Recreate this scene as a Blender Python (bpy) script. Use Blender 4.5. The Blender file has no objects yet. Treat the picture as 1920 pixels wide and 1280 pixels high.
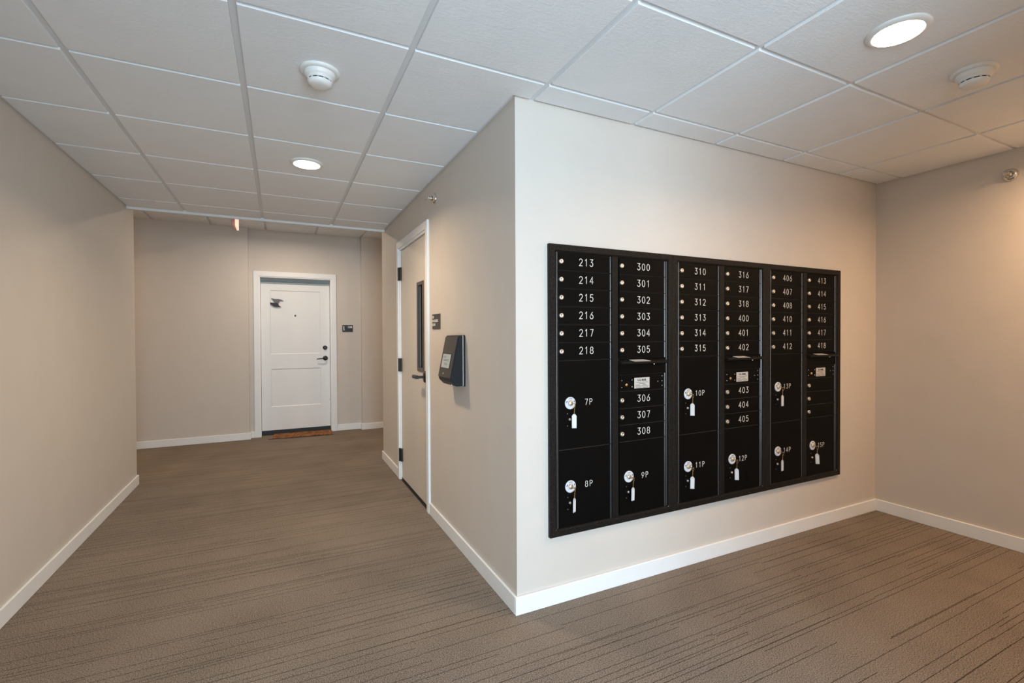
import bpy, bmesh, math, random
from mathutils import Vector, Matrix, Euler
PI = math.pi
random.seed(4)
S = bpy.context.scene
COL = S.collection

# ------------------------------------------------------------------ camera
cam = bpy.data.cameras.new('camera'); cam_o = bpy.data.objects.new('camera', cam); COL.objects.link(cam_o)
cam.sensor_fit = 'HORIZONTAL'; cam.sensor_width = 36; cam.lens = 890.805 / 1920 * 36
yw, pt, rl = (math.radians(a) for a in (26.0816, -0.6364, -0.26697))
F = Vector((math.sin(yw)*math.cos(pt), math.cos(yw)*math.cos(pt), math.sin(pt)))
Rv = Vector((math.cos(yw), -math.sin(yw), 0)); Uv = Rv.cross(F)
R2 = Rv*math.cos(rl) + Uv*math.sin(rl); U2 = Uv*math.cos(rl) - Rv*math.sin(rl)
M = Matrix((R2, U2, -F)).transposed().to_4x4(); M.translation = Vector((-1.00046, -2.00222, 1.31827))
cam_o.matrix_world = M; cam.clip_start = 0.02
S.camera = cam_o

# ------------------------------------------------------------------ light, world, exposure
DAY = (0.66, 0.85, 1.0)
WARM = (1.0, 0.70, 0.43)
DAY_POWER = 190
LAMP = 15.0        # watts of one downlight
S.view_settings.view_transform = 'Standard'; S.view_settings.look = 'None'
S.view_settings.gamma = 1; S.view_settings.use_curve_mapping = False
S.view_settings.exposure = 0.0
w = bpy.data.worlds.new('World'); S.world = w; w.use_nodes = True
w.node_tree.nodes['Background'].inputs[0].default_value = (0.72, 0.85, 1, 1)
w.node_tree.nodes['Background'].inputs[1].default_value = 1.0
la = bpy.data.lights.new('daylight', 'AREA'); la.shape = 'RECTANGLE'; la.size = 1.9; la.size_y = 1.9
la.energy = DAY_POWER; la.color = DAY
lo = bpy.data.objects.new('daylight', la); COL.objects.link(lo)
lo.location = (-.92, -3.93, 1.13); lo.rotation_euler = (math.radians(90), 0, 0)   # emits towards +y, into the lobby

# ------------------------------------------------------------------ helpers
def tag(o, label=None, cat=None, group=None, kind=None):
    if label: o['label'] = label
    if cat: o['category'] = cat
    if group: o['group'] = group
    if kind: o['kind'] = kind
    return o
def empty(name, loc=(0, 0, 0), rz=0, parent=None):
    o = bpy.data.objects.new(name, None); COL.objects.link(o); o.location = loc; o.rotation_euler = (0, 0, rz)
    o.empty_display_size = .05
    if parent: o.parent = parent
    return o
def link(name, me, parent=None, loc=None, rot=None):
    o = bpy.data.objects.new(name, me); COL.objects.link(o)
    if parent: o.parent = parent
    if loc is not None: o.location = loc
    if rot is not None: o.rotation_euler = rot
    return o
class MB:
    def __init__(s): s.v = []; s.f = []; s.sm = []
    def add(s, vs, fs, smooth=False):
        n = len(s.v); s.v += [tuple(a) for a in vs]; s.f += [tuple(i+n for i in f) for f in fs]; s.sm += [smooth]*len(fs); return s
    def box(s, x0, y0, z0, x1, y1, z1, b=0):
        if b <= 0:
            vs = [(x, y, z) for x in (x0, x1) for y in (y0, y1) for z in (z0, z1)]
            return s.add(vs, [(0,1,3,2),(4,6,7,5),(0,4,5,1),(2,3,7,6),(0,2,6,4),(1,5,7,3)])
        bm = bmesh.new(); bmesh.ops.create_cube(bm, size=1)
        for v in bm.verts:
            v.co = ((x0+x1)/2+v.co.x*(x1-x0), (y0+y1)/2+v.co.y*(y1-y0), (z0+z1)/2+v.co.z*(z1-z0))
        bmesh.ops.bevel(bm, geom=bm.edges[:], offset=b, segments=1, affect='EDGES', clamp_overlap=True)
        bm.verts.index_update()
        s.add([v.co[:] for v in bm.verts], [[v.index for v in f.verts] for f in bm.faces]); bm.free(); return s
    def lathe(s, prof, o=(0,0,0), ax='z', n=32, cap=True):
        # prof: list (radius, height) along axis; ax: 'z','-z','y','-y','x','-x'
        o = Vector(o); d = {'z':(0,0,1),'-z':(0,0,-1),'y':(0,1,0),'-y':(0,-1,0),'x':(1,0,0),'-x':(-1,0,0)}[ax] if isinstance(ax, str) else ax
        d = Vector(d).normalized(); a = Vector((0,0,1)) if abs(d.z) < .9 else Vector((1,0,0))
        e1 = d.cross(a).normalized(); e2 = d.cross(e1)
        vs = []; fs = []
        for r, h in prof:
            for i in range(n):
                t = 2*PI*i/n; vs.append(o + d*h + (e1*math.cos(t)+e2*math.sin(t))*max(r, 1e-5))
        for j in range(len(prof)-1):
            for i in range(n):
                k = (i+1) % n; fs.append((j*n+i, j*n+k, (j+1)*n+k, (j+1)*n+i))
        s.add(vs, fs, True)
        if cap:
            m = (len(prof)-1)*n
            s.add(vs[:n], [tuple(range(n))[::-1]]); s.add(vs[m:], [tuple(range(n))])
        return s
    def tube(s, pts, r, n=10, closed=False):
        pts = [Vector(p) for p in pts]; vs = []; fs = []; N = len(pts)
        up = Vector((0, 0, 1))
        for i, p in enumerate(pts):
            if closed: d = pts[(i+1) % N]-pts[i-1]
            else: d = pts[min(i+1, N-1)]-pts[max(i-1, 0)]
            d.normalize(); a = up if abs(d.dot(up)) < .95 else Vector((0.3, 1, 0)).normalized()
            e1 = d.cross(a).normalized(); e2 = d.cross(e1)
            rr = r[i] if isinstance(r, (list, tuple)) else r
            for k in range(n):
                t = 2*PI*k/n; vs.append(p+(e1*math.cos(t)+e2*math.sin(t))*rr)
        for i in range(N if closed else N-1):
            j = (i+1) % N
            for k in range(n): fs.append((i*n+k, i*n+(k+1) % n, j*n+(k+1) % n, j*n+k))
        if not closed: fs += [tuple(range(n))[::-1], tuple(range((N-1)*n, N*n))]
        return s.add(vs, fs, True)
    def prism(s, poly, a0, a1, ax='y', b=0):
        # poly in the two other axes (in xyz order), extruded along ax from a0 to a1
        def P(u, v, a): return {'x': (a, u, v), 'y': (u, a, v), 'z': (u, v, a)}[ax]
        n = len(poly)
        vs = [P(u, v, a0) for u, v in poly]+[P(u, v, a1) for u, v in poly]
        fs = [tuple(range(n)), tuple(range(n, 2*n))[::-1]]+[(i, i+n, (i+1) % n+n, (i+1) % n) for i in range(n)]
        bm = bmesh.new(); bv = [bm.verts.new(v) for v in vs]
        for f in fs: bm.faces.new([bv[i] for i in f])
        bmesh.ops.recalc_face_normals(bm, faces=bm.faces[:])
        if b: bmesh.ops.bevel(bm, geom=bm.edges[:], offset=b, segments=2, affect='EDGES', clamp_overlap=True)
        bm.verts.index_update()
        s.add([v.co[:] for v in bm.verts], [[v.index for v in f.verts] for f in bm.faces]); bm.free(); return s
    def mesh(s, name, mat):
        me = bpy.data.meshes.new(name); me.from_pydata(s.v, [], s.f)
        if mat: me.materials.append(mat)
        me.polygons.foreach_set('use_smooth', s.sm)
        bm = bmesh.new(); bm.from_mesh(me); bmesh.ops.recalc_face_normals(bm, faces=bm.faces[:]); bm.to_mesh(me); bm.free()
        me.update(); return me
    def build(s, name, mat, parent=None, loc=None, rot=None):
        return link(name, s.mesh(name, mat), parent, loc, rot)

# ------------------------------------------------------------------ materials
def new_mat(name, color, rough=.5, metal=0, spec=.5, emit=None, strength=0, bump=None, coat=0):
    m = bpy.data.materials.new(name); m.use_nodes = True; nt = m.node_tree; b = nt.nodes['Principled BSDF']
    b.inputs['Base Color'].default_value = (*color, 1); b.inputs['Roughness'].default_value = rough
    b.inputs['Metallic'].default_value = metal; b.inputs['Specular IOR Level'].default_value = spec
    b.inputs['Coat Weight'].default_value = coat
    if emit: b.inputs['Emission Color'].default_value = (*emit, 1); b.inputs['Emission Strength'].default_value = strength
    tc = nt.nodes.new('ShaderNodeNewGeometry')
    if bump:
        scale, stren, dist, stretch = bump
        mp = nt.nodes.new('ShaderNodeMapping'); mp.inputs['Scale'].default_value = stretch
        n = nt.nodes.new('ShaderNodeTexNoise'); n.inputs['Scale'].default_value = scale; n.inputs['Detail'].default_value = 3
        bp = nt.nodes.new('ShaderNodeBump'); bp.inputs['Strength'].default_value = stren; bp.inputs['Distance'].default_value = dist
        nt.links.new(tc.outputs['Position'], mp.inputs['Vector']); nt.links.new(mp.outputs[0], n.inputs['Vector'])
        nt.links.new(n.outputs['Fac'], bp.inputs['Height']); nt.links.new(bp.outputs[0], b.inputs['Normal'])
    # faint tone variation so nothing is a perfectly flat colour
    n2 = nt.nodes.new('ShaderNodeTexNoise'); n2.inputs['Scale'].default_value = 6; n2.inputs['Detail'].default_value = 4
    mr = nt.nodes.new('ShaderNodeMapRange'); mr.inputs['To Min'].default_value = .96; mr.inputs['To Max'].default_value = 1.03
    mx = nt.nodes.new('ShaderNodeMix'); mx.data_type = 'RGBA'; mx.blend_type = 'MULTIPLY'; mx.inputs['Factor'].default_value = 1
    mx.inputs['A'].default_value = (*color, 1)
    nt.links.new(tc.outputs['Position'], n2.inputs['Vector']); nt.links.new(n2.outputs['Fac'], mr.inputs['Value'])
    nt.links.new(mr.outputs[0], mx.inputs['B']); nt.links.new(mx.outputs['Result'], b.inputs['Base Color'])
    return m
wall_m = new_mat('wall_paint', (.66, .61, .555), .6, spec=.25, bump=(260, .25, .0012, (1, 1, 1)))
white_m = new_mat('white_trim_paint', (.88, .90, .91), .4, spec=.4)
door_m = new_mat('white_door_paint', (.86, .88, .89), .42, spec=.4)
cream_m = new_mat('cream_door_paint', (.70, .66, .60), .42, spec=.4)
grid_m = new_mat('grid_paint', (.74, .75, .76), .5, spec=.3)
gasket_m = new_mat('blue_grey_gasket', (.36, .42, .44), .6)
black_m = new_mat('black_powder_coat', (.0032, .0030, .0029), .45, spec=.07, bump=(900, .25, .0006, (1, 1, 1)))
frame_m = new_mat('black_wrinkle_coat', (.0055, .0047, .004), .42, spec=.12, bump=(520, .7, .0012, (1, 1, 1)))
_nt = frame_m.node_tree; _n = _nt.nodes.new('ShaderNodeTexNoise'); _n.inputs['Scale'].default_value = 420; _n.inputs['Detail'].default_value = 2
_c = _nt.nodes.new('ShaderNodeValToRGB'); _c.color_ramp.elements[0].position = .5; _c.color_ramp.elements[0].color = (.004, .0036, .0032, 1)
_c.color_ramp.elements[1].position = .72; _c.color_ramp.elements[1].color = (.060, .050, .043, 1)
_nt.links.new(_nt.nodes['Geometry'].outputs['Position'], _n.inputs['Vector']); _nt.links.new(_n.outputs['Fac'], _c.inputs[0])
_nt.links.new(_c.outputs[0], _nt.nodes['Principled BSDF'].inputs['Base Color'])
edge_m = new_mat('black_satin_hinge_glint', (.022, .024, .026), .26, spec=1.0, bump=(900, .2, .0005, (1, 1, 1)))  # hinge satin, made paler so edges carry highlight in their colour
hard_m = new_mat('dark_bronze_hardware', (.012, .011, .010), .38, spec=.5)
plastic_m = new_mat('black_plastic', (.008, .009, .011), .4, spec=.25, bump=(500, .3, .0006, (1, 1, 1)))
front_m = new_mat('charcoal_front_panel', (.045, .038, .033), .4, spec=.4, bump=(700, .3, .0005, (1, 1, 1)))
silver_m = new_mat('brushed_nickel', (.78, .75, .70), .42, 1)
chrome_m = new_mat('chrome', (.72, .70, .66), .08, 1)
brass_m = new_mat('brass', (.72, .48, .20), .3, 1)
label_m = new_mat('silver_label', (.55, .53, .50), .45)
ink_m = new_mat('black_ink', (.03, .03, .03), .6)
print_m = new_mat('white_lettering', (.74, .72, .68), .6)
disk_m = new_mat('white_lock_disk', (.68, .70, .74), .4)
tagm = new_mat('clear_key_tag', (.60, .62, .66), .3)
paper_m = new_mat('tag_paper', (.74, .74, .73), .7)
pen_m = new_mat('grey_print', (.22, .22, .24), .7)
glass_dark = new_mat('dark_glass', (.004, .004, .004), .25, spec=.12)
lite_m = new_mat('brown_lite_frame', (.085, .07, .06), .45)
sign_m = new_mat('dark_sign_plate', (.052, .046, .042), .5)
navy_m = new_mat('navy_sign_plate', (.018, .021, .026), .5)
screen_m = new_mat('grey_screen', (.30, .33, .31), .3, emit=(.8, .87, .8), strength=.14)
sweep_m = new_mat('dark_door_sweep', (.012, .014, .018), .5)
plas_white = new_mat('white_detector_plastic', (.78, .78, .76), .4)
slot_m = new_mat('dark_slot', (.02, .02, .02), .7)
lens_m = new_mat('lamp_lens', (.9, .9, .9), .4, emit=(1.0, .86, .70), strength=14)
exit_m = new_mat('exit_face', (.9, .5, .42), .3, emit=(1.0, .52, .40), strength=1.1)
exitside_m = new_mat('exit_side', (.62, .36, .34), .35)
orn_m = new_mat('ornament_grey', (.14, .145, .16), .5)
orn2_m = new_mat('ornament_dark', (.02, .015, .012), .5)

def tile_material():
    m = new_mat('ceiling_tile', (.84, .86, .88), .85, spec=.1)
    nt = m.node_tree; b = nt.nodes['Principled BSDF']; g = nt.nodes.new('ShaderNodeNewGeometry')
    mp = nt.nodes.new('ShaderNodeMapping'); mp.inputs['Scale'].default_value = (28, 70, 40); mp.inputs['Rotation'].default_value = (0, 0, .25)
    n = nt.nodes.new('ShaderNodeTexNoise'); n.inputs['Scale'].default_value = 1; n.inputs['Detail'].default_value = 5; n.inputs['Distortion'].default_value = 1.2
    n3 = nt.nodes.new('ShaderNodeTexNoise'); n3.inputs['Scale'].default_value = 420; n3.inputs['Detail'].default_value = 2
    ad = nt.nodes.new('ShaderNodeMath'); ad.operation = 'MULTIPLY_ADD'; ad.inputs[1].default_value = .35
    bp = nt.nodes.new('ShaderNodeBump'); bp.inputs['Strength'].default_value = .55; bp.inputs['Distance'].default_value = .0022
    nt.links.new(g.outputs['Position'], mp.inputs[0]); nt.links.new(mp.outputs[0], n.inputs['Vector']); nt.links.new(g.outputs['Position'], n3.inputs['Vector'])
    nt.links.new(n3.outputs['Fac'], ad.inputs[0]); nt.links.new(n.outputs['Fac'], ad.inputs[2]); nt.links.new(ad.outputs[0], bp.inputs['Height'])
    nt.links.new(bp.outputs[0], b.inputs['Normal']); return m
tile_m = tile_material()

def carpet_material():
    m = bpy.data.materials.new('carpet'); m.use_nodes = True; nt = m.node_tree; N = nt.nodes; L = nt.links
    b = N['Principled BSDF']; b.inputs['Roughness'].default_value = .95; b.inputs['Specular IOR Level'].default_value = .08
    g = N.new('ShaderNodeNewGeometry'); sp = N.new('ShaderNodeSeparateXYZ'); L.new(g.outputs['Position'], sp.inputs[0])
    def mth(op, a, c=None, d=None):
        n = N.new('ShaderNodeMath'); n.operation = op
        for i, x in enumerate((a, c, d)):
            if x is None: continue
            if hasattr(x, 'links'): L.new(x, n.inputs[i])
            else: n.inputs[i].default_value = x
        return n.outputs[0]
    def wn(a, c, z):
        cb = N.new('ShaderNodeCombineXYZ')
        for i, x in enumerate((a, c, z)):
            if hasattr(x, 'links'): L.new(x, cb.inputs[i])
            else: cb.inputs[i].default_value = x
        n = N.new('ShaderNodeTexWhiteNoise'); n.noise_dimensions = '3D'; L.new(cb.outputs[0], n.inputs['Vector']); return n.outputs['Value']
    def noise(scale, det=2, vec=None, st=None):
        n = N.new('ShaderNodeTexNoise'); n.inputs['Scale'].default_value = scale; n.inputs['Detail'].default_value = det; n.inputs['Roughness'].default_value = .72 if det == 5 else .5
        src = g.outputs['Position']
        if st:
            mp = N.new('ShaderNodeMapping'); mp.inputs['Scale'].default_value = st; L.new(src, mp.inputs[0]); src = mp.outputs[0]
        L.new(src, n.inputs['Vector']); return n.outputs['Fac']
    X, Y = sp.outputs['X'], sp.outputs['Y']
    wob = mth('MULTIPLY', mth('SUBTRACT', noise(60, 2), .5), .004)
    Yw = mth('ADD', Y, wob)
    masks = []
    # (row pitch, segment length, share of rows lined, half width, jitter, seed, shift)
    for pitch, segl, thr, hw, jit, seed, sh in ((.050, 1.35, .66, .0014, .55, 3.0, 0), (.050, .80, .22, .0013, .5, 11.0, .010), (.125, 2.4, .40, .0015, .6, 23.0, .031)):
        r = mth('DIVIDE', mth('ADD', Yw, sh), pitch); rf = mth('FLOOR', r); fr = mth('SUBTRACT', r, rf)
        off = wn(rf, seed, 1.5)
        sx = mth('FLOOR', mth('ADD', mth('DIVIDE', X, segl), off))
        on = mth('LESS_THAN', wn(rf, sx, seed), thr)
        cen = mth('ADD', mth('MULTIPLY', mth('SUBTRACT', wn(rf, sx, seed+5), .5), jit), .5)
        ln = mth('LESS_THAN', mth('ABSOLUTE', mth('SUBTRACT', fr, cen)), hw/pitch)
        masks.append(mth('MULTIPLY', on, ln))
    mk = mth('MAXIMUM', mth('MAXIMUM', masks[0], masks[1]), masks[2])
    brk = mth('GREATER_THAN', noise(1, 2, st=(70, 260, 1)), .36)
    mk = mth('MULTIPLY', mth('MULTIPLY', mk, brk), .88)
    cr = N.new('ShaderNodeValToRGB'); e = cr.color_ramp.elements
    e[0].position = .39; e[0].color = (.045, .035, .028, 1); e[1].position = .61; e[1].color = (.34, .283, .232, 1)
    sp1 = noise(215, 5)
    fl = noise(2.2, 3)
    L.new(mth('ADD', mth('MULTIPLY', sp1, .95), mth('MULTIPLY', fl, .10)), cr.inputs[0])
    mx = N.new('ShaderNodeMix'); mx.data_type = 'RGBA'; L.new(mk, mx.inputs['Factor']); L.new(cr.outputs[0], mx.inputs['A'])
    mx.inputs['B'].default_value = (.035, .027, .022, 1)
    L.new(mx.outputs['Result'], b.inputs['Base Color'])
    bp = N.new('ShaderNodeBump'); bp.inputs['Strength'].default_value = .25; bp.inputs['Distance'].default_value = .002
    L.new(mth('SUBTRACT', sp1, mth('MULTIPLY', mk, .5)), bp.inputs['Height']); L.new(bp.outputs[0], b.inputs['Normal'])
    return m
carpet_m = carpet_material()

def mat_material():
    m = new_mat('coir_mat', (.30, .13, .055), .95, spec=.05, bump=(300, .8, .004, (1, 1, 1)))
    nt = m.node_tree; g = nt.nodes.new('ShaderNodeNewGeometry'); n = nt.nodes.new('ShaderNodeTexNoise'); n.inputs['Scale'].default_value = 22; n.inputs['Detail'].default_value = 6
    cr = nt.nodes.new('ShaderNodeValToRGB'); e = cr.color_ramp.elements
    e[0].position = .35; e[0].color = (.14, .065, .035, 1); e[1].position = .65; e[1].color = (.40, .19, .08, 1)
    nt.links.new(g.outputs['Position'], n.inputs['Vector']); nt.links.new(n.outputs['Fac'], cr.inputs[0]); nt.links.new(cr.outputs[0], nt.nodes['Principled BSDF'].inputs['Base Color'])
    return m
coir_m = mat_material()

# ------------------------------------------------------------------ lettering (single-stroke ribbons and bold text)
def arc(cx, cy, rx, ry, a0, a1, n=12):
    return [(cx+rx*math.cos(math.radians(a0+(a1-a0)*i/n)), cy+ry*math.sin(math.radians(a0+(a1-a0)*i/n))) for i in range(n+1)]
G = {
 '0': [arc(.3, .5, .27, .5, 90, 450, 28)],
 '1': [[(.14, .80), (.34, 1), (.34, 0)]],
 '2': [arc(.3, .72, .26, .28, 165, -35, 12)+[(.05, 0), (.58, 0)]],
 '3': [[(.05, 1), (.54, 1), (.27, .60)]+arc(.28, .30, .27, .30, 80, -160, 14)],
 '4': [[(.60, .30), (.02, .30), (.44, 1), (.44, 0)]],
 '5': [[(.54, 1), (.12, 1), (.07, .56)]+arc(.28, .32, .28, .32, 118, -155, 14)],
 '6': [[(.46, 1), (.08, .48)]+arc(.30, .30, .27, .30, 150, 510, 22)],
 '7': [[(.04, 1), (.56, 1), (.22, 0)]],
 '8': [arc(.3, .755, .225, .245, 90, 450, 20), arc(.3, .265, .27, .265, 90, 450, 22)],
 '9': [[(.14, 0), (.52, .52)]+arc(.30, .70, .27, .30, -30, 330, 22)],
 'P': [[(.08, 0), (.08, 1), (.34, 1)]+arc(.34, .74, .24, .26, 90, -90, 10)+[(.08, .48)]],
}
def stroke_text(txt, h, sw=.055, gap=.30):
    """flat ribbon letters in local x/z plane, facing -y, centred on the origin"""
    mb = MB(); hw = sw*h*.95; adv = (.6+gap)*h; x0 = -((len(txt)-1)*adv+.6*h)/2
    for ci, c in enumerate(txt):
        for pl in G[c]:
            P = [Vector((x0+ci*adv+px*h, (pz-.5)*h)) for px, pz in pl]
            L_ = []; R_ = []
            for i, p in enumerate(P):
                a = (P[i]-P[i-1]) if i else (P[1]-P[0]); b = (P[i+1]-P[i]) if i < len(P)-1 else a
                if a.length < 1e-7: a = b
                if b.length < 1e-7: b = a
                a = a.normalized(); b = b.normalized(); t = (a+b)
                t = t.normalized() if t.length > .3 else b
                n = Vector((-t.y, t.x)); k = hw/max(.45, n.dot(Vector((-b.y, b.x))))
                L_.append(p+n*k); R_.append(p-n*k)
            vs = [(q.x, 0, q.y) for q in L_]+[(q.x, 0, q.y) for q in R_]; m = len(P)
            vs += [(x, .0006, z) for x, _, z in vs]
            fs = [(i, i+1, m+i+1, m+i) for i in range(m-1)]
            fs += [(i, i+2*m, i+1+2*m, i+1) for i in range(m-1)]+[(m+i, m+i+1, 3*m+i+1, 3*m+i) for i in range(m-1)]
            mb.add(vs, fs)
            for e in (P[0], P[-1]):
                ring = [(e.x+hw*math.cos(q*PI/4), 0, e.y+hw*math.sin(q*PI/4)) for q in range(8)]
                mb.add(ring, [tuple(range(8))])
    return mb
def bold_text(txt, size, name, mat, parent, loc, rot, sx=1.0, align='LEFT', ext=.0004, off=.0):
    cu = bpy.data.curves.new('t', 'FONT'); cu.body = txt; cu.size = size; cu.extrude = ext; cu.align_x = align; cu.resolution_u = 2; cu.offset = off
    o = bpy.data.objects.new('t', cu); COL.objects.link(o)
    dg = bpy.context.evaluated_depsgraph_get(); me = bpy.data.meshes.new_from_object(o.evaluated_get(dg))
    bpy.data.objects.remove(o); bpy.data.curves.remove(cu)
    me.name = name; me.materials.clear(); me.materials.append(mat)
    me.transform(Matrix.Scale(sx, 4, (1, 0, 0)))
    return link(name, me, parent, loc, rot)

# ------------------------------------------------------------------ the setting
XL, XR, YE, YH, YB, YC = -2.161, 3.017, 3.302, 3.219, 5.0, 3.09
H, HF, FZ = 2.44, 2.747, 2.446      # FZ: face of the grid flange
HB, TB = .086, .013
SB = -2.12                          # south side of the mail alcove, unseen, placed to cut the daylight
def struct(name, mb, mat): return tag(mb.build(name, mat), kind='structure')
struct('floor', MB().box(-6, -4.2, -.1, 4.2, 5.4, 0), carpet_m)
struct('wall_left', MB().box(XL-.14, -4.1, 0, XL, YE, HF+.05).box(-6, YE-.12, 0, XL-.14, YE, HF+.05), wall_m)
struct('wall_mailbox', MB().box(0, 0, 0, XR+.14, .14, FZ+.02), wall_m)
struct('wall_right', MB().box(XR, SB-.14, 0, XR+.14, 0, FZ+.02), wall_m)
DY0, DY1, DZ = 1.487, 2.395, 2.125      # opening of the hall door
struct('wall_hall', MB().box(0, .14, 0, .14, DY0, HF+.05).box(0, DY1, 0, .14, YH, HF+.05).box(0, DY0, DZ, .14, DY1, HF+.05)
       .box(.14, YH-.12, 0, 4.2, YH, HF+.05), wall_m)
RX0, RX1, RD = -1.355, .052, .085      # recess of the apartment door
AX0, AX1, AZ = -1.235, -.345, 2.125
struct('wall_back', MB().box(-6, YB, 0, RX0, YB+.4, HF+.05).box(RX1, YB, 0, 4.2, YB+.4, HF+.05)
       .box(RX0, YB+RD, 0, AX0, YB+.4, HF+.05).box(AX1, YB+RD, 0, RX1, YB+.4, HF+.05)
       .box(AX0, YB+RD, AZ, AX1, YB+.4, HF+.05).box(AX0, YB+.33, 0, AX1, YB+.4, AZ), wall_m)
struct('wall_alcove_blocker', MB().box(.40, SB-.14, 0, XR, SB, FZ+.02).box(.40, -4.1, 0, .54, SB-.14, FZ+.02), wall_m)  # unseen wall, its corner shaped to fade daylight along the mailbox wall
struct('wall_light_blocker', MB().box(XL, -2.49, 0, -1.28, -2.35, FZ+.02), wall_m)  # added unseen partition, keeps daylight off the left wall and floor
struct('wall_corridor_end', MB().box(-6.1, YE, 0, -6, YB, HF+.05), wall_m)
struct('wall_corridor_far_end', MB().box(4.2, YH, 0, 4.3, YB, HF+.05), wall_m)
# glazed entrance behind the camera
WX0, WX1, WZ0, WZ1 = -2.08, .04, .12, 2.3
struct('wall_entrance', MB().box(XL, -4.1, 0, WX0, -4.0, FZ+.02).box(WX1, -4.1, 0, .4, -4.0, FZ+.02)
       .box(WX0, -4.1, 0, WX1, -4.0, WZ0).box(WX0, -4.1, WZ1, WX1, -4.0, FZ+.02), wall_m)
wn_ = tag(empty('window_1', (0, -4.05, 0)), kind='structure')
mb = MB()
for x in (WX0, -1.38, -.70, WX1-.05): mb.box(x, -.03, WZ0, x+.05, .03, WZ1, .004)
for z in (WZ0, WZ1-.05): mb.box(WX0, -.03, z, WX1, .03, z+.05, .004)
mb.build('window_frame', hard_m, wn_)
gm = bpy.data.materials.new('clear_glass'); gm.use_nodes = True
b = gm.node_tree.nodes['Principled BSDF']; b.inputs['Transmission Weight'].default_value = 1; b.inputs['Roughness'].default_value = 0; b.inputs['IOR'].default_value = 1.45
for i, (a, c) in enumerate(((WX0+.05, -1.38), (-1.33, -.70), (-.65, WX1-.05))):
    MB().box(a, -.004, WZ0+.05, c, .004, WZ1-.05).build('pane', gm, wn_)

# baseboards: thin boards with an eased top edge, running round the outside corners
def board(name, segs):
    mb = MB()
    for (x0, y0, x1, y1) in segs: mb.box(x0, y0, 0, x1, y1, HB, .0025)
    return struct(name, mb, white_m)
board('baseboard_left', [(XL, -4.0, XL+TB, YE+TB), (-6, YE, XL, YE+TB)])
board('baseboard_mailbox', [(-TB, -TB, XR-TB, 0)])
board('baseboard_right', [(XR-TB, SB, XR, -TB*0)])
board('baseboard_hall', [(-TB, 0, 0, 1.427), (-TB, 2.455, 0, YH+TB), (0, YH, 4.2, YH+TB)])
board('baseboard_back', [(-6, YB-TB, RX0+TB, YB), (RX0, YB, RX0+TB, YB+RD), (RX0+TB, YB+RD-TB, -1.302, YB+RD),
                         (-.278, YB+RD-TB, RX1-TB, YB+RD), (RX1-TB, YB, RX1, YB+RD), (RX1-TB, YB-TB, 4.2, YB)])
board('baseboard_alcove', [(.4, SB, XR-TB, SB+TB), (.4-TB, -4.0, .4, SB+TB)])

# suspended ceiling: a soffit, a recessed grid and one panel per bay
GX0, GPX = -.525, .6085
GY0, GPY = -.165, .5875
TZ = 2.436                        # face of the panels
ceil = struct('ceiling', MB().box(XL, -4.0, FZ+.02, 0, YC, HF+.04).box(0, -4.0, FZ+.02, XR, 0, HF+.04), grid_m)
xs = [GX0+GPX*k for k in range(-3, 7)]; ys = [GY0+GPY*k for k in range(-7, 7)]
FW = .012
def y_end(x): return YC-.02 if x < 0 else 0
for x in xs:
    if XL+.05 < x < XR-.05:
        ya = YC-.02 if x < -.02 else 0
        y0 = -4.0 if x < .4 else SB
        MB().box(x-FW, y0, FZ, x+FW, ya, FZ+.02).build('runner', grid_m, ceil)
for y in ys:
    if -4 < y < YC-.06:
        mb = MB(); x1 = (XR if y > SB else .4) if y < 0 else 0
        mb.box(XL, y-FW, FZ+.0004, x1, y+FW, FZ+.0195)
        mb.build('cross_tee', grid_m, ceil)
# wall angle
mb = MB(); A = .019
mb.box(XL, -4, FZ-.001, XL+A, YC-.02, FZ+.018)
mb.box(-A, 0, FZ-.001, 0, YC-.02, FZ+.018).box(-A, -A, FZ-.001, XR, 0, FZ+.018)
mb.box(XR-A, SB, FZ-.001, XR, -A, FZ+.018).box(.4, SB, FZ-.001, XR, SB+A, FZ+.018)
mb.build('wall_angle', grid_m, ceil)
MB().box(XL, YC-.02, 2.416, 0, YC+.006, HF+.03, .003).build('edge_trim', grid_m, ceil)
GAP = .0095                      # half gap between panels
tile_cache = {}
def tile_mesh(wx, wy):
    k = (round(wx, 3), round(wy, 3))
    if k not in tile_cache:
        tile_cache[k] = MB().box(-wx/2, -wy/2, TZ, wx/2, wy/2, FZ+.03, .0016).mesh('ceiling_tile', tile_m)
    return tile_cache[k]
GX = .0125
def tile(x0, x1, y0, y1, g=(.0125, .0125, GAP, GAP), parent=ceil, zoff=0):
    a, b_, c, d = x0+g[0], x1-g[1], y0+g[2], y1-g[3]
    if b_-a < .02 or d-c < .02: return
    link('ceiling_tile', tile_mesh(b_-a, d-c), parent, ((a+b_)/2, (c+d)/2, zoff))
WG = .0165
bx = [XL]+[x for x in xs if XL+.05 < x < XR-.05]+[XR]
by = [y for y in ys if -4 < y < YC-.06]
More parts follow.
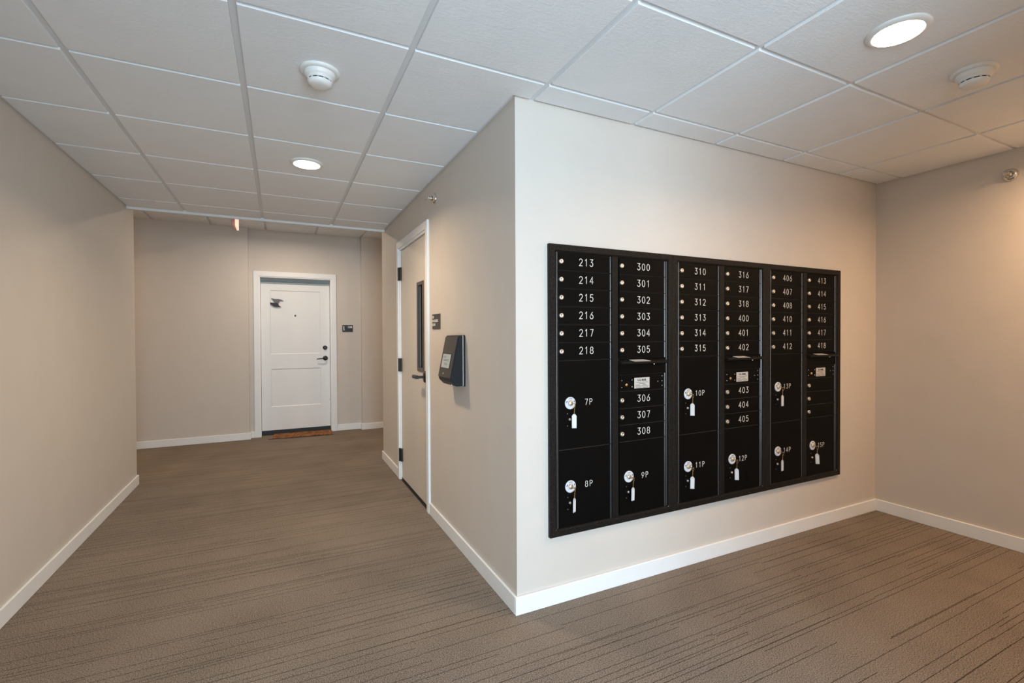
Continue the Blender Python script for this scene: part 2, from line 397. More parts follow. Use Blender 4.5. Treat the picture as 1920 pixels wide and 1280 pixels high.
for i in range(len(bx)-1):
    x0, x1 = bx[i], bx[i+1]
    yy = [-4.0]+by+[YC-.02]
    for j in range(len(yy)-1):
        y0, y1 = yy[j], yy[j+1]
        g = [WG if i == 0 else GX, WG if i == len(bx)-2 else GX, GAP, .002 if j == len(yy)-2 else GAP]
        if x0 < -.02 and x1 > .02 or (x0 >= -.02):
            # bays that meet the mailbox corner
            if y0 < 0 < y1:
                if x0 < -.02:      # left of the corner: full depth strip plus the piece in front of the wall
                    tile(x0, 0, y0, y1, (GX, WG, GAP, GAP)); tile(0, x1, y0, 0, (-WG, GX, GAP, WG)); continue
                tile(x0, x1, y0, 0, (g[0], g[1], GAP, WG)); continue
            if y0 >= 0:
                if x0 < -.02: tile(x0, 0, y0, y1, (GX, WG, g[2], g[3]))
                continue
            if x0 > .08 and y0 < SB:
                if y1 > SB: tile(x0, x1, SB, y1, (g[0], g[1], WG, GAP))
                continue
        tile(x0, x1, y0, y1, tuple(g))
# corridor ceiling beyond the soffit
cc = struct('ceiling_corridor', MB().box(-6, YC+.006, HF+.015, 4.2, YB+RD, HF+.06), grid_m)
cx = [-2.353+.602*k for k in range(-6, 11)]; cy = [YC+.02, 3.46, 4.06, 4.66, YB+RD]
for x in cx: MB().box(x-FW, YC+.01, HF+.002, x+FW, YB+RD, HF+.016).build('runner', grid_m, cc)
for y in cy[1:-1]: MB().box(-6, y-FW, HF+.0024, 4.2, y+FW, HF+.0158).build('cross_tee', grid_m, cc)
for i in range(len(cx)-1):
    for j in range(len(cy)-1):
        tile(cx[i], cx[i+1], cy[j], cy[j+1], parent=cc, zoff=HF-FZ-.004)

# ------------------------------------------------------------------ hall door (door_1) in the wall x = 0
d = tag(empty('door_1', (0, 0, 0)), kind='structure')
CW = .060; cz = DZ+CW
mb = MB()
mb.prism([(DY0-CW, 0), (DY0, 0), (DY0, DZ), (DY0-CW, cz)], -.016, 0, 'x', .002)
mb.prism([(DY1+CW, 0), (DY1, 0), (DY1, DZ), (DY1+CW, cz)], -.016, 0, 'x', .002)
mb.prism([(DY0-CW, cz), (DY0, DZ), (DY1, DZ), (DY1+CW, cz)], -.016, 0, 'x', .002)
mb.build('casing', white_m, d)
mb = MB().box(-.006, DY0, 0, .13, DY0+.018, DZ).box(-.006, DY1-.018, 0, .13, DY1, DZ).box(-.006, DY0+.018, DZ-.018, .13, DY1-.018, DZ)
mb.build('jamb', white_m, d)
y0, y1 = DY0+.021, DY1-.021
WL0, WL1, WZa, WZb = 1.625, 1.775, 1.062, 1.735
SX0, SX1, st, sb_ = .008, .052, DZ-.024, .022
mb = MB()
for a, c, e, f in ((y0, WL0, sb_, st), (WL1, y1, sb_, st), (WL0, WL1, sb_, WZa), (WL0, WL1, WZb, st)):
    mb.box(SX0, a, e, SX1, c, f)
mb.build('slab', cream_m, d)
mb = MB(); fw = .020
for a, c, e, f in ((WL0-fw, WL0+.006, WZa-fw, WZb+fw), (WL1-.006, WL1+fw, WZa-fw, WZb+fw), (WL0+.006, WL1-.006, WZa-fw, WZa+.008), (WL0+.006, WL1-.006, WZb-.008, WZb+fw)):
    mb.box(SX0-.008, a, e, SX0+.012, c, f, .002)
lf = mb.build('lite_frame', lite_m, d)
MB().box(SX0+.018, WL0, WZa, SX0+.026, WL1, WZb).build('glass', glass_dark, lf)
MB().box(SX0-.002, y0, .003, SX1, y1, sb_+.0, .001).build('door_sweep', sweep_m, d)
MB().box(-.004, DY0+.018, 0, .12, DY1-.018, .004).build('threshold', sweep_m, d)
for z0, z1 in ((1.833, 1.951), (1.0, 1.12), (.174, .29)):
    mb = MB().lathe([(.0085, z0), (.0085, z1)], (-.012, DY1-.018, 0), 'z', 16)
    for q in (.33, .66): mb.lathe([(.0092, z0+(z1-z0)*q-.001), (.0092, z0+(z1-z0)*q+.001)], (-.012, DY1-.018, 0), 'z', 16)
    mb.box(-.008, DY1-.052, z0, SX0+.001, DY1-.018, z1).box(-.0175, DY1-.018, z0, -.002, DY1+.004, z1)
    mb.build('hinge', hard_m, d)
hy, hz = 1.563, 1.009
mb = MB()
prof = []
n = 28
rz_, ry_ = .044, .033
def ov(sc, x): return [(x, hy+ry_*sc*math.cos(2*PI*i/n), hz+rz_*sc*(abs(math.sin(2*PI*i/n))**.8)*(1 if math.sin(2*PI*i/n) >= 0 else -1)) for i in range(n)]
rings = [ov(1, SX0), ov(1, SX0-.010), ov(.92, SX0-.016), ov(.45, SX0-.020)]
vs = sum(rings, []); fs = []
for j in range(3):
    for i in range(n): k = (i+1) % n; fs.append((j*n+i, j*n+k, (j+1)*n+k, (j+1)*n+i))
fs.append(tuple(range(3*n, 4*n))); mb.add(vs, fs, True)
rose = mb.build('rose', hard_m, d)
mb = MB().box(-.066, hy-.010, hz-.010, SX0-.015, hy+.010, hz+.010, .002).box(-.076, hy-.012, hz-.013, -.050, hy+.100, hz+.013, .003)
mb.build('lever', hard_m, d)

# ------------------------------------------------------------------ apartment door (door_2) at the end of the hall
d = tag(empty('door_2', (0, YB+RD, 0)), kind='structure')
CW = .066
mb = MB()
mb.prism([(AX0-CW, 0), (AX0, 0), (AX0, AZ), (AX0-CW, AZ+CW)], -.018, 0, 'y', .003)
mb.prism([(AX1+CW, 0), (AX1, 0), (AX1, AZ), (AX1+CW, AZ+CW)], -.018, 0, 'y', .003)
mb.prism([(AX0-CW, AZ+CW), (AX0, AZ), (AX1, AZ), (AX1+CW, AZ+CW)], -.018, 0, 'y', .003)
mb.build('casing', white_m, d)
mb = MB()
for x0_, x1_ in ((AX0, AX0+.012), (AX1-.012, AX1)): mb.box(x0_, -.008, 0, x1_, .2, AZ)
mb.box(AX0+.012, -.008, AZ-.012, AX1-.012, .2, AZ)
mb.build('jamb', white_m, d)
mb = MB().box(AX0+.012, .055, 2.075, AX1-.012, .2, AZ-.012, .002).box(AX0+.012, .085, 2.045, AX1-.012, .2, 2.078, .002)
mb.build('header_stop', gasket_m, d)
sx0, sx1, sy, st, sb_ = AX0+.015, AX1-.015, .100, 2.046, .062
def panelled(mb, x0, x1, z0, z1, y, panels, dep=.007, bw=.010):
    """slab front with recessed flat panels; panels: (px0,px1,pz0,pz1)"""
    zs = sorted({z0, z1} | {q for p in panels for q in p[2:]})
    for a, c in zip(zs, zs[1:]):
        row = [p for p in panels if p[2] <= a+1e-6 and p[3] >= c-1e-6]
        if not row: mb.add([(x0, y, a), (x1, y, a), (x1, y, c), (x0, y, c)], [(0, 1, 2, 3)])
        else:
            p = row[0]
            for u0, u1 in ((x0, p[0]), (p[1], x1)): mb.add([(u0, y, a), (u1, y, a), (u1, y, c), (u0, y, c)], [(0, 1, 2, 3)])
    for px0, px1, pz0, pz1 in panels:
        o_ = [(px0, y, pz0), (px1, y, pz0), (px1, y, pz1), (px0, y, pz1)]
        i_ = [(px0+bw, y+dep, pz0+bw), (px1-bw, y+dep, pz0+bw), (px1-bw, y+dep, pz1-bw), (px0+bw, y+dep, pz1-bw)]
        mb.add(o_+i_, [(0, 1, 5, 4), (1, 2, 6, 5), (2, 3, 7, 6), (3, 0, 4, 7), (4, 5, 6, 7)])
    mb.add([(x0, y, z0), (x1, y, z0), (x1, y, z1), (x0, y, z1), (x0, y+.045, z0), (x1, y+.045, z0), (x1, y+.045, z1), (x0, y+.045, z1)],
           [(0, 1, 5, 4), (1, 2, 6, 5), (2, 3, 7, 6), (3, 0, 4, 7), (4, 5, 6, 7)])
mb = MB(); panelled(mb, sx0, sx1, sb_, st, sy, [(-1.112, -.482, 1.088, 1.955), (-1.108, -.480, .375, .890)]); mb.build('slab', door_m, d)
MB().box(sx0, sy-.004, .004, sx1, sy+.04, sb_-.001, .002).build('door_sweep', sweep_m, d)
mb = MB().lathe([(.030, 0), (.030, .008), (.022, .014), (.022, .020), (.014, .022)], (-.423, sy, 1.17), '-y', 28); mb.build('deadbolt', hard_m, d)
mb = MB().lathe([(.033, 0), (.033, .010), (.026, .016), (.012, .018), (.011, .045)], (-.420, sy, 1.022), '-y', 28); rs = mb.build('rose', hard_m, d)
mb = MB().tube([(-.420, sy-.048, 1.022), (-.45, sy-.052, 1.020), (-.50, sy-.05, 1.015), (-.535, sy-.045, 1.012)], [.009, .008, .007, .006], 10); mb.build('lever', hard_m, d)
mb = MB().lathe([(.0115, 0), (.0115, .004), (.007, .006)], (-.802, sy+.007, 1.615), '-y', 16); mb.build('peephole', hard_m, d)
mb = MB().box(sx1-.014, sy-.003, .43, sx1+.002, sy+.0, .445).box(sx1-.002, sy-.012, 1.15, sx1+.004, sy, 1.2).box(sx1-.002, sy-.012, .25, sx1+.004, sy, .32)
mb.build('weatherstrip_clip', grid_m, d)

# ornament on the apartment door
oy = YB+RD+sy+.007
t = tag(empty('door_ornament', (-1.03, oy, 1.79)), 'small grey and black crescent-shaped ornament fixed high on the white apartment door', 'ornament')
def blade(pts, y0, y1, name, m):
    MB().prism([((a-545)*.00037, (450-b_)*.00037) for a, b_ in pts], y0, y1, 'y', .0008).build(name, m, t)
blade([(365, 300), (500, 325), (600, 320), (700, 345), (780, 385), (700, 385), (655, 395), (620, 465), (560, 480), (470, 455), (445, 390), (400, 345)], -.016, -.002, 'upper_blade', orn_m)
blade([(330, 455), (400, 462), (480, 470), (560, 470), (605, 490), (615, 555), (695, 605), (600, 622), (480, 612), (400, 570), (350, 520)], -.022, -.003, 'lower_bowl', orn2_m)

# doormat
t = MB().prism([(-1.095, 4.875), (-.368, 4.815), (-.345, 5.165), (-1.075, 5.175)], .001, .012, 'z', .002)
t = t.build('doormat', coir_m); tag(t, 'narrow rust-brown coir doormat on carpet in front of the white apartment door', 'doormat')
MB().prism([(-1.14, 4.862), (-.352, 4.800), (-.350, 4.815), (-1.137, 4.877)], .0008, .005, 'z').build('rubber_edge', sweep_m, t)

# ------------------------------------------------------------------ signs
t = tag(empty('wall_sign', (0, 1.252, 1.425)), 'small dark brown room sign with white lettering beside the cream hall door', 'sign')
MB().box(-.006, -.090, -.053, 0, .090, .053, .001).build('plate', sign_m, t)
# letters run towards -y (left to right as seen from the hall)
rt = (math.radians(90), 0, math.radians(-90))
for txt, z, sz in (('109', .023, .027), ('PACKAGING', -.004, .026), ('ROOM', -.031, .026)):
    bold_text(txt, sz, 'lettering', print_m, t, (-.0068, .084, z), rt, .92, off=.0008)
t = tag(empty('wall_sign', (-.130, YB+RD, 1.439)), 'small navy room number sign reading 108 beside the white apartment door', 'sign')
MB().box(-.071, -.006, -.049, .071, 0, .049, .001).build('plate', navy_m, t)
rt0 = (math.radians(90), 0, 0)
bold_text('108', .042, 'lettering', print_m, t, (.062, -.0068, .004), rt0, 1.0, 'RIGHT', off=.0012)
MB().prism([(-.058, .034), (-.046, .034), (-.044, -.020), (-.038, -.022), (-.040, -.028), (-.056, -.026)], -.0068, -.006, 'y').build('white_mark', print_m, t)

# ------------------------------------------------------------------ access kiosk on the hall wall
t = tag(empty('access_kiosk', (0, .797, 0)), 'black wedge-shaped access kiosk with a small grey screen mounted on the hall wall', 'kiosk')
K0, K1 = -.120, .120
MB().prism([(0, 1.018), (0, 1.326), (-.012, 1.326), (-.012, 1.018)], K0, K1, 'y', .002).build('back_plate', plastic_m, t)
MB().box(-.017, K0+.001, 1.021, -.0125, K1-.001, 1.323, .001).build('seam_highlight', silver_m, t)  # silver strip stands in for the highlight along the seam
body = [(-.0175, 1.020), (-.0175, 1.325), (-.036, 1.325), (-.042, 1.320), (-.094, 1.066), (-.090, 1.050), (-.060, 1.020)]
MB().prism(body, K0, K1, 'y', .0035).build('body', plastic_m, t)
# tilted front: local frame
A_ = Vector((-.0425, 0, 1.318)); B_ = Vector((-.0945, 0, 1.066)); dd = (B_-A_); ln = dd.length; dd.normalize(); nn = Vector((dd.z, 0, -dd.x))
if nn.x > 0: nn = -nn
def front_piece(name, y0_, y1_, s0, s1, th, mat, off=0, bev=.001, parent=t, r=0):
    mb = MB().box(y0_, s0, off, y1_, s1, off+th, bev)
    mb.v = [tuple(A_+Vector((0, u, 0))+dd*s_+nn*h_) for u, s_, h_ in mb.v]
    return mb.build(name, mat, parent)
front_piece('front_panel', K0+.006, K1-.006, .004, ln-.002, .004, front_m)
front_piece('screen_bezel', K0+.048, K1-.030, ln*.415, ln*.785, .0012, hard_m, .004)
scr = front_piece('screen', K0+.056, K1-.036, ln*.435, ln*.765, .001, screen_m, .0052, 0)
for a, c, s_ in ((.02, .055, .48), (.02, .072, .505), (-.045, .055, .56), (-.045, .06, .585), (-.02, .04, .65), (-.03, .03, .68)):
    front_piece('screen_text', a, c, ln*s_, ln*s_+.0035, .0003, pen_m, .0063, 0, scr)
front_piece('button', .018, .028, ln*.885, ln*.885+.008, .001, label_m, .004, 0)
mb = MB()
for a, c, s0, s1 in ((.012, .020, .255, .285), (.008, .016, .285, .300), (.010, .018, .20, .225)): 
    m2 = MB().box(a, ln*s0, .004, c, ln*s1, .0046); mb.add([tuple(A_+Vector((0, u, 0))+dd*s_+nn*h_) for u, s_, h_ in m2.v], m2.f)
mb.build('reader_mark', hard_m, t)
mb = MB().lathe([(.006, 0), (.006, .006), (.004, .008)], (-.066, -.055, 1.026), (-.3, 0, -1), 14); mb.build('lock_screw', silver_m, t)

# ------------------------------------------------------------------ sprinkler heads
def sprinkler(label, loc, rz):
    t = tag(empty('sprinkler_head', loc, rz), label, 'sprinkler', 'sidewall sprinkler heads')   # local +x points into the room
    MB().lathe([(.038, .0), (.039, .003), (.0375, .009), (.033, .016), (.026, .022), (.019, .0245), (.018, .014)], (0, 0, 0), 'x', 36).build('escutcheon', chrome_m, t)
    MB().lathe([(.013, .002), (.013, .026), (.017, .028), (.017, .034), (.010, .036), (.010, .042)], (0, 0, 0), 'x', 24).build('body', chrome_m, t)
    mb = MB()
    for s_ in (-1, 1): mb.tube([(.036, s_*.008, 0), (.044, s_*.013, 0), (.055, s_*.011, 0), (.063, s_*.003, 0)], .0022, 8)
    mb.lathe([(.0025, .036), (.003, .05), (.0025, .062)], (0, 0, 0), 'x', 10)
    mb.build('frame_arm', chrome_m, t)
    mb = MB().box(.064, -.014, -.010, .0655, .014, .010, .0005).box(.060, -.012, .008, .078, .012, .0095, .0004)
    for k in range(-2, 3): mb.box(.0655, k*.006-.0015, -.014, .070, k*.006+.0015, -.009)
    mb.build('deflector', chrome_m, t)
sprinkler('chrome sprinkler head on the hall wall above the cream door', (0, 1.272, 2.295), PI)
sprinkler('chrome sprinkler head on the right wall near the ceiling', (XR, -.728, 2.288), PI)

# ------------------------------------------------------------------ smoke detectors
def detector(label, loc, rz):
    t = tag(empty('smoke_detector', loc, rz), label, 'smoke detector')
    MB().lathe([(.078, 0), (.079, .005), (.076, .010), (.066, .013), (.062, .012)], (0, 0, 0), '-z', 48).build('base', plas_white, t)
    MB().lathe([(.062, .006), (.061, .024), (.055, .030), (.052, .032), (.050, .040), (.0485, .0415)], (0, 0, 0), '-z', 48).build('housing', plas_white, t)
    MB().lathe([(.045, .040), (.045, .048)], (0, 0, 0), '-z', 48).build('vent_slot', slot_m, t)
    mb = MB()
    for k in range(12):
        a = 2*PI*k/12+.1
        for da in (-.05, .05):
            x, y = .0475*math.cos(a+da), .0475*math.sin(a+da); mb.lathe([(.0014, .040), (.0014, .0485)], (x, y, 0), '-z', 6)
    mb.build('vent_rib', plas_white, t)
    MB().lathe([(.0488, .0468), (.048, .052), (.042, .060), (.030, .064), (.008, .0655), (.001, .0655)], (0, 0, 0), '-z', 48).build('cap', plas_white, t)
detector('white smoke detector on the hall ceiling, nearest the photograph top centre', (-.838, .157, TZ), .2)
detector('white smoke detector on the alcove ceiling beside the large round light', (1.664, -1.043, TZ), 1.2)

# ------------------------------------------------------------------ downlights
def downlight(label, loc, power, color, spread, grp='round recessed ceiling lights'):
    t = tag(empty('ceiling_light', loc), label, 'light', grp)
    MB().lathe([(.098, .0), (.0985, .003), (.096, .006), (.088, .0105), (.079, .012), (.077, .0105)], (0, 0, 0), '-z', 56, cap=False).build('trim_ring', plas_white, t)
    MB().lathe([(.0785, .008), (.0775, .0125), (.06, .0145), (.03, .0155), (.001, .0158)], (0, 0, 0), '-z', 56).build('lens', lens_m, t)
    l = bpy.data.lights.new('lamp', 'AREA'); l.shape = 'DISK'; l.size = .15; l.energy = power; l.color = color; l.spread = math.radians(spread)
    o = bpy.data.objects.new('lamp', l); COL.objects.link(o); o.parent = t; o.location = (0, 0, -.017)
    return t
HALLC, ALCC, CORC = (1.0, .74, .49), (1.0, .62, .33), (1.0, .82, .64)
downlight('glowing round ceiling light in the hall ceiling, beyond the smoke detector', (-.832, 1.330, TZ), LAMP*1.1, HALLC, 150)
downlight('large glowing round ceiling light at the upper right of the photograph', (1.056, -1.046, TZ), LAMP*.62, ALCC, 155)
downlight('round ceiling light just outside the photograph at the far right of the alcove', (2.66, -1.36, TZ), LAMP*1.4, ALCC, 165)
for x, y, p, wh in ((-.90, 4.03, 1.25, 'in front of the white apartment door'), (-3.6, 4.1, .8, 'in the left arm of the corridor'), (1.9, 4.1, .8, 'in the right arm of the corridor')):
    downlight('round ceiling light hidden above the soffit %s' % wh, (x, y, TZ+HF-FZ-.004), LAMP*p, CORC if x == -.90 else ALCC, 170)

# exit light
t = tag(empty('exit_light', (-1.436, 4.20, 0)), 'small glowing pink exit light seen edge-on below the soffit edge at the corridor', 'exit light')
MB().box(-.038, 0, 2.598, -.0035, .25, TZ+HF-FZ-.004, .003).build('housing', exitside_m, t)
MB().box(-.003, .002, 2.577, .018, .25, 2.712, .002).build('panel', exit_m, t)

# ------------------------------------------------------------------ the mailboxes
ZT, ZB = 1.7667, .3344
rowsA = [1.728-.0884*k for k in range(7)]            # six tenant doors: 1.728 .. 1.1976
def mailbox_unit(x0, wid, label, nums, idx):
    """nums: (six left), (two left parcels), (six right), (three lower right), (one right parcel)"""
    t = tag(empty('mailbox_unit', (x0, 0, ZB)), label, 'mailboxes', 'wall mailbox units')
    k = wid/.79
    # outer trim frame, mitred, with an inner step and a sloping lip
    mb = MB(); O = (0, wid, ZB, ZT)
    def ring(a, c, y_a, y_c):
        x_0, x_1, z_0, z_1 = O
        o_ = [(x_0+a, y_a, z_0+a), (x_1-a, y_a, z_0+a), (x_1-a, y_a, z_1-a), (x_0+a, y_a, z_1-a)]
        i_ = [(x_0+c, y_c, z_0+c), (x_1-c, y_c, z_0+c), (x_1-c, y_c, z_1-c), (x_0+c, y_c, z_1-c)]
        mb.add(o_+i_, [(0, 1, 5, 4), (1, 2, 6, 5), (2, 3, 7, 6), (3, 0, 4, 7)])
    prof = [(.0005, 0), (.0005, -.020), (.0025, -.022), (.030, -.022), (.032, -.0205), (.0345, -.0165), (.036, -.0165), (.0375, -.006), (.045, -.006)]
    for (a, ya), (c, yc) in zip(prof, prof[1:]): ring(a, c, ya, yc)
    mb.v = [(x, y, z-ZB) for x, y, z in mb.v]
    mb.build('outer_frame', frame_m, t)
    MB().box(.037, -.003, .036, wid-.037, -.0005, ZT-ZB-.036).build('back_panel', black_m, t)
    c0, c1 = .056*k, .362*k; e0, e1 = .425*k, .730*k
    # stiles: centre divider, left and right inner stiles
    MB().box(c1+.012, -.019, .037, e0-.012, -.003, ZT-ZB-.037, .002).build('centre_stile', frame_m, t)
    MB().box(.039, -.0145, .037, c0-.003, -.003, ZT-ZB-.037, .0025).build('side_stile', edge_m, t)
    MB().lathe([(.0028, .037), (.0028, ZT-ZB-.037)], (.0405, -.0165, 0), 'z', 10).build('highlight_bead', edge_m, t)  # bead added to carry a bright reflection line beside the left trim
    MB().box(e1+.014, -.0155, .037, wid-.039, -.003, ZT-ZB-.037, .003).build('side_stile', edge_m, t)
    def door(kind, xa, xb, z1_, z0_, label=None):
        z1_ -= ZB; z0_ -= ZB
        mb = MB().box(xa, -.012, z0_+.0012, xb, -.003, z1_-.0012, .0013)
        mb.lathe([(.0055, z0_+.0018), (.0055, z1_-.0018)], (xb+.0055, -.0105, 0), 'z', 12)   # rolled hinge edge
        o = mb.build(kind, black_m, t)
        if len(o.data.materials) == 1:
            o.data.materials.append(edge_m)
            for p in o.data.polygons:
                if p.center.x > xb+.0002 or (.2 < abs(p.normal.z) < .9 and p.center.y < -.011): p.material_index = 1  # bevels take the paler satin as painted highlight lines at the joints
        if label: o['label'] = label
        return o
    def number(par, txt, x, z, h):
        o = stroke_text(txt, h, .050, .34).build('number', print_m, par, (x, -.0127, z-ZB)); o['label'] = 'white number '+txt
    def tenant_lock(par, x, z):
        z -= ZB
        mb = MB().lathe([(.0118, .0115), (.0118, .022), (.0100, .0235), (.0045, .0235), (.004, .0225), (.001, .0225)], (x, 0, z), '-y', 20)
        o = mb.build('lock', silver_m, par)
    def parcel_lock(par, x, z, peg=True):
        zz = z-ZB
        MB().lathe([(.0305, .0118), (.0305, .0155), (.029, .0165), (.0145, .0165), (.0145, .014)], (x, 0, zz), '-y', 36).build('lock_disk', disk_m, par)
        MB().lathe([(.0125, .0118), (.0125, .021), (.010, .023), (.001, .023)], (x, 0, zz), '-y', 24).build('lock_core', silver_m, par)
        for s_ in (-1, 1):
            pts = [(x+.0235*s_*math.cos(a), -.0169, zz+.0235*math.sin(a)) for a in (.15, .35, .55)]
            MB().tube(pts, .0020, 6).build('disk_slot', slot_m, par)
        bold_text('OPEN', .0085, 'disk_lettering', pen_m, par, (x, -.0169, zz+.0195), rt0, 1.1, 'CENTER')
        MB().lathe([(.0065, .0118), (.0065, .018), (.004, .0195)], (x-.004, 0, zz-.081), '-y', 12).build('peg', silver_m, par)
        for dz in (-.052, -.112): MB().lathe([(.0022, .0118), (.0022, .0135)], (x-.016, 0, zz+dz), '-y', 8).build('rivet', silver_m, par)
        MB().box(x-.032, -.0125, zz-.118, x-.027, -.0118, zz-.062).build('vent_slot', black_m, par)
    xa = .068*k; xn = .218*k
    for i, s_ in enumerate(nums[0]):
        p = door('mailbox_door', c0, c1, rowsA[i], rowsA[i+1], 'narrow black mailbox door numbered '+s_)
        zc = (rowsA[i]+rowsA[i+1])/2; tenant_lock(p, xa, zc); number(p, s_, xn, zc+.003, .0345)
    for i, (za, zb_) in enumerate(((rowsA[6], .757), (.757, .369))):
        s_ = nums[1][i]; p = door('parcel_door', c0, c1, za, zb_, 'tall black parcel locker door numbered '+s_)
        zl = (.985, .570)[i]; parcel_lock(p, .120*k, zl); number(p, s_, (.230 if len(s_) == 2 else .215)*k, zl, .029)
    xa2 = .437*k; xn2 = .587*k
    for i, s_ in enumerate(nums[2]):
        p = door('mailbox_door', e0, e1, rowsA[i], rowsA[i+1], 'narrow black mailbox door numbered '+s_)
        zc = (rowsA[i]+rowsA[i+1])/2; tenant_lock(p, xa2, zc); number(p, s_, xn2, zc+.003, .0345)
    # outgoing mail slot: hood, label, recessed throat
    zh = 1.197-ZB
    poly = [(-.004, zh-.006), (-.040, zh-.017), (-.044, zh-.022), (-.039, zh-.029), (-.004, zh-.029)]
    hd = MB().prism(poly, e0-.010, e1+.006, 'x', .0015).build('mail_slot_hood', frame_m, t)
    s0 = Vector((0, -.012, zh-.0084)); s1 = Vector((0, -.037, zh-.0161)); up = Vector((0, -.0008, .0022))
    q = [Vector((.508*k, 0, 0))+s1+up, Vector((.615*k, 0, 0))+s1+up, Vector((.585*k, 0, 0))+s0+up, Vector((.490*k, 0, 0))+s0+up]
    q2 = [v-up*.6 for v in q]
    MB().add([v[:] for v in q+q2], [(0, 1, 2, 3), (4, 5, 6, 7), (0, 1, 5, 4), (1, 2, 6, 5), (2, 3, 7, 6), (3, 0, 4, 7)]).build('slot_label', label_m, hd)
    MB().lathe([(.003, 0), (.003, .005)], (.640*k, -.034, zh-.029), '-z', 10).build('screw', silver_m, hd)
    MB().box(e0, -.010, 1.1155-ZB, e1+.011, -.003, 1.165-ZB, .001).build('throat_panel', black_m, t)
    p = door('master_door', e0, e1, 1.1145, 1.025, 'black master mailbox door with silver mail label')
    MB().box(.523*k, -.0128, 1.036-ZB, .627*k, -.0121, 1.093-ZB, .0).build('mail_label', label_m, p)
    bold_text('U.S. MAIL', .0155, 'lettering', ink_m, p, (.575*k, -.0132, 1.075-ZB), rt0, 1.0, 'CENTER', off=.0004)
    mb = MB()
    for j, (u0, u1) in enumerate(((.10, .9), (.30, .72), (.08, .36), (.52, .80), (.06, .94), (.10, .45), (.55, .9))):
        r_ = (0, 1, 2, 2, 3, 4, 4)[j]; z_ = 1.069-ZB-.0068*r_; a = (.523+.104*u0)*k; c = (.523+.104*u1)*k
        mb.box(a, -.0131, z_-.0022, c, -.0128, z_-.0003)
    mb.build('label_print', ink_m, p)
    MB().lathe([(.008, .012), (.008, .0165), (.006, .018), (.001, .018)], (.469*k, 0, 1.058-ZB), '-y', 20).build('lock', brass_m, p)
    mb = MB()
    for x_, z_ in ((.440, 1.082), (.440, 1.046), (.508, 1.082), (.508, 1.046), (.686, 1.068), (.716, 1.096), (.716, 1.069), (.716, 1.043)):
        mb.lathe([(.0028, .012), (.0026, .0138), (.001, .0142)], (x_*k, 0, z_-ZB), '-y', 8)
    tag(mb.build('screw', silver_m, p), kind='stuff')
    rows = [1.025, .935, .847, .759]
    for i, s_ in enumerate(nums[3]):
        p = door('mailbox_door', e0, e1, rows[i], rows[i+1], ('narrow black mailbox door numbered '+s_) if s_ else 'narrow black mailbox door without a number')
        zc = (rows[i]+rows[i+1])/2; tenant_lock(p, xa2, zc-.002)
        if s_: number(p, s_, xn2, zc+.002, .0345)
    s_ = nums[4][0]; p = door('parcel_door', e0, e1, rows[3], .369, 'tall black parcel locker door numbered '+s_)
    parcel_lock(p, .484*k, .570); number(p, s_, (.594 if len(s_) == 2 else .580)*k, .565, .029)
    # bright factory rivets at the foot of the frame
    mb = MB()
    for x_ in (.034, wid-.034): mb.lathe([(.0026, .0165), (.0022, .0178), (.001, .018)], (x_, 0, .034), '-y', 8)
    mb.build('rivet', silver_m, t)
    return t, k
U = [(.172, .797, 'left black wall mailbox unit, doors 213 to 218 and 300 to 308',
      (('213', '214', '215', '216', '217', '218'), ('7P', '8P'), ('300', '301', '302', '303', '304', '305'), ('306', '307', '308'), ('9P',))),
     (.969, .7865, 'middle black wall mailbox unit, doors 310 to 318 and 400 to 405',
      (('310', '311', '312', '313', '314', '315'), ('10P', '11P'), ('316', '317', '318', '400', '401', '402'), ('403', '404', '405'), ('12P',))),
     (1.7555, .7815, 'right black wall mailbox unit, doors 406 to 418, three lower doors blank',
      (('406', '407', '408', '410', '411', '412'), ('13P', '14P'), ('413', '414', '415', '416', '417', '418'), ('', '', ''), ('15P',)))]
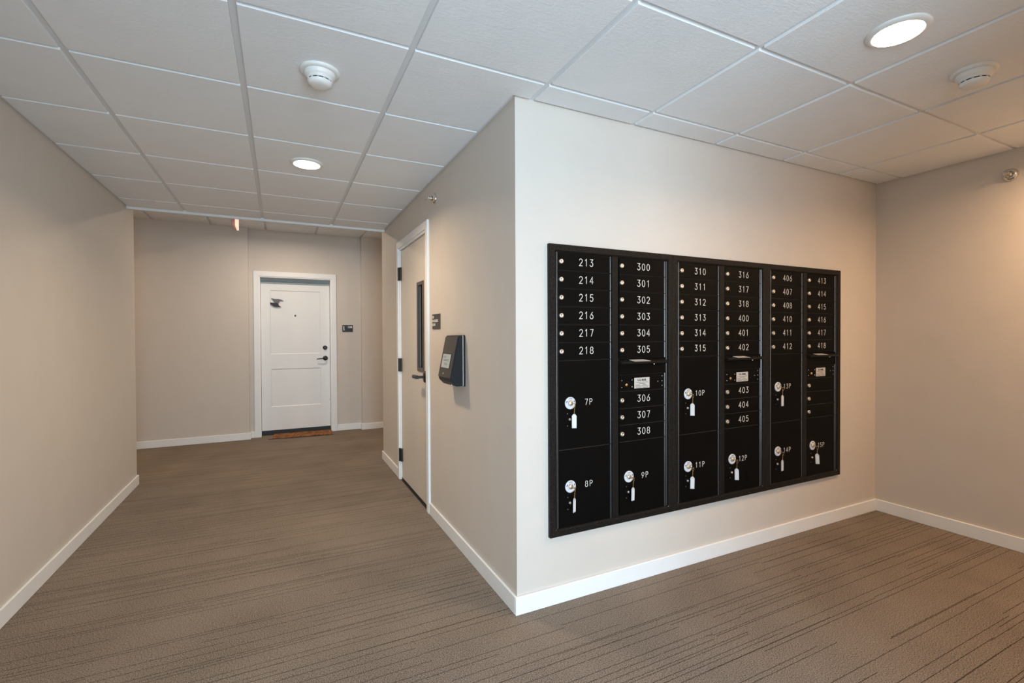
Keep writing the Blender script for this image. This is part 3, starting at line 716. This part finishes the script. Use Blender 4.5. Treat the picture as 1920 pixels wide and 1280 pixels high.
# keys left in the parcel locks: bow, ring, chain links and a plastic tag
def key(x, z, num, turn, tlen=.066, sway=0.0, swap=0):
    t = tag(empty('key_with_tag', (x, -.023, z)), 'brass key with %s tag hanging in the lock of parcel locker %s' % (('edge-turned plastic' if turn > 0 else 'clear plastic'), num), 'key', 'keys in the parcel lockers')
    a = swap
    mb = MB().box(-.0012, -.010, -.004, .0012, .004, .004, .0004)
    ca, sa = math.cos(a), math.sin(a)
    bow = [(.000, -.010), (.0045, -.012), (.012, -.012), (.015, -.017), (.012, -.024), (.004, -.026), (-.006, -.024), (-.008, -.017), (-.005, -.012)]
    mb.prism([(u, v) for u, v in bow], -.0012, .0012, 'z', .0004)
    mb.v = [(px*ca-pz*sa, py, px*sa+pz*ca) for px, py, pz in mb.v]
    mb.build('key_bow', brass_m, t)
    c = Vector((.008, -.020, -.010)); R_ = .0095
    mb = MB().tube([c+Vector((.3*R_*math.sin(q*PI/8), .0, R_*math.cos(q*PI/8)))+Vector((0, R_*.8*math.sin(q*PI/8), 0)) for q in range(16)], .0009, 6, True)
    for i in range(5):
        cc_ = Vector((.007-.0005*i, -.019, -.021-.0068*i))
        mb.tube([cc_+Vector(((.0028 if i % 2 else .0012)*math.sin(q*PI/6), (.0012 if i % 2 else .0028)*math.sin(q*PI/6), .0045*math.cos(q*PI/6))) for q in range(12)], .0008, 6, True)
    mb.build('ring', brass_m, t)
    e = empty('tag_pivot', (0, 0, 0), parent=None); bpy.data.objects.remove(e)
    rot = Euler((0, sway, turn)); M_ = Matrix.Translation((.005, -.018, -.054)) @ rot.to_matrix().to_4x4()
    mb = MB().prism([(-.004, .004), (.004, .004), (.0115, -.006), (.0115, -tlen), (-.0115, -tlen), (-.0115, -.006)], -.0022, .0022, 'y', .0008)
    mb.v = [tuple(M_ @ Vector(v)) for v in mb.v]; o = mb.build('tag', tagm, t)
    mb = MB().box(-.0085, -.0030, -tlen+.005, .0085, -.0022, -.010)
    mb.v = [tuple(M_ @ Vector(v)) for v in mb.v]; pp = mb.build('paper', paper_m, o)
for i, (x0, wd, lab, nums) in enumerate(U):
    t, k = mailbox_unit(x0, wd, lab, nums, i)
    ku = [(.120, .985, nums[1][0]), (.120, .570, nums[1][1]), (.484, .570, nums[4][0])]
    turns = ((-.45, .50, .22), (-.75, -.55, -.75), (.10, .15, -.85))[i]; sw = ((0, .03, .03), (.0, .02, -.02), (0, .0, -.05))[i]
    for (kx, kz, nm), tu, s_ in zip(ku, turns, sw): key(x0+kx*k, kz, nm, tu, sway=s_)
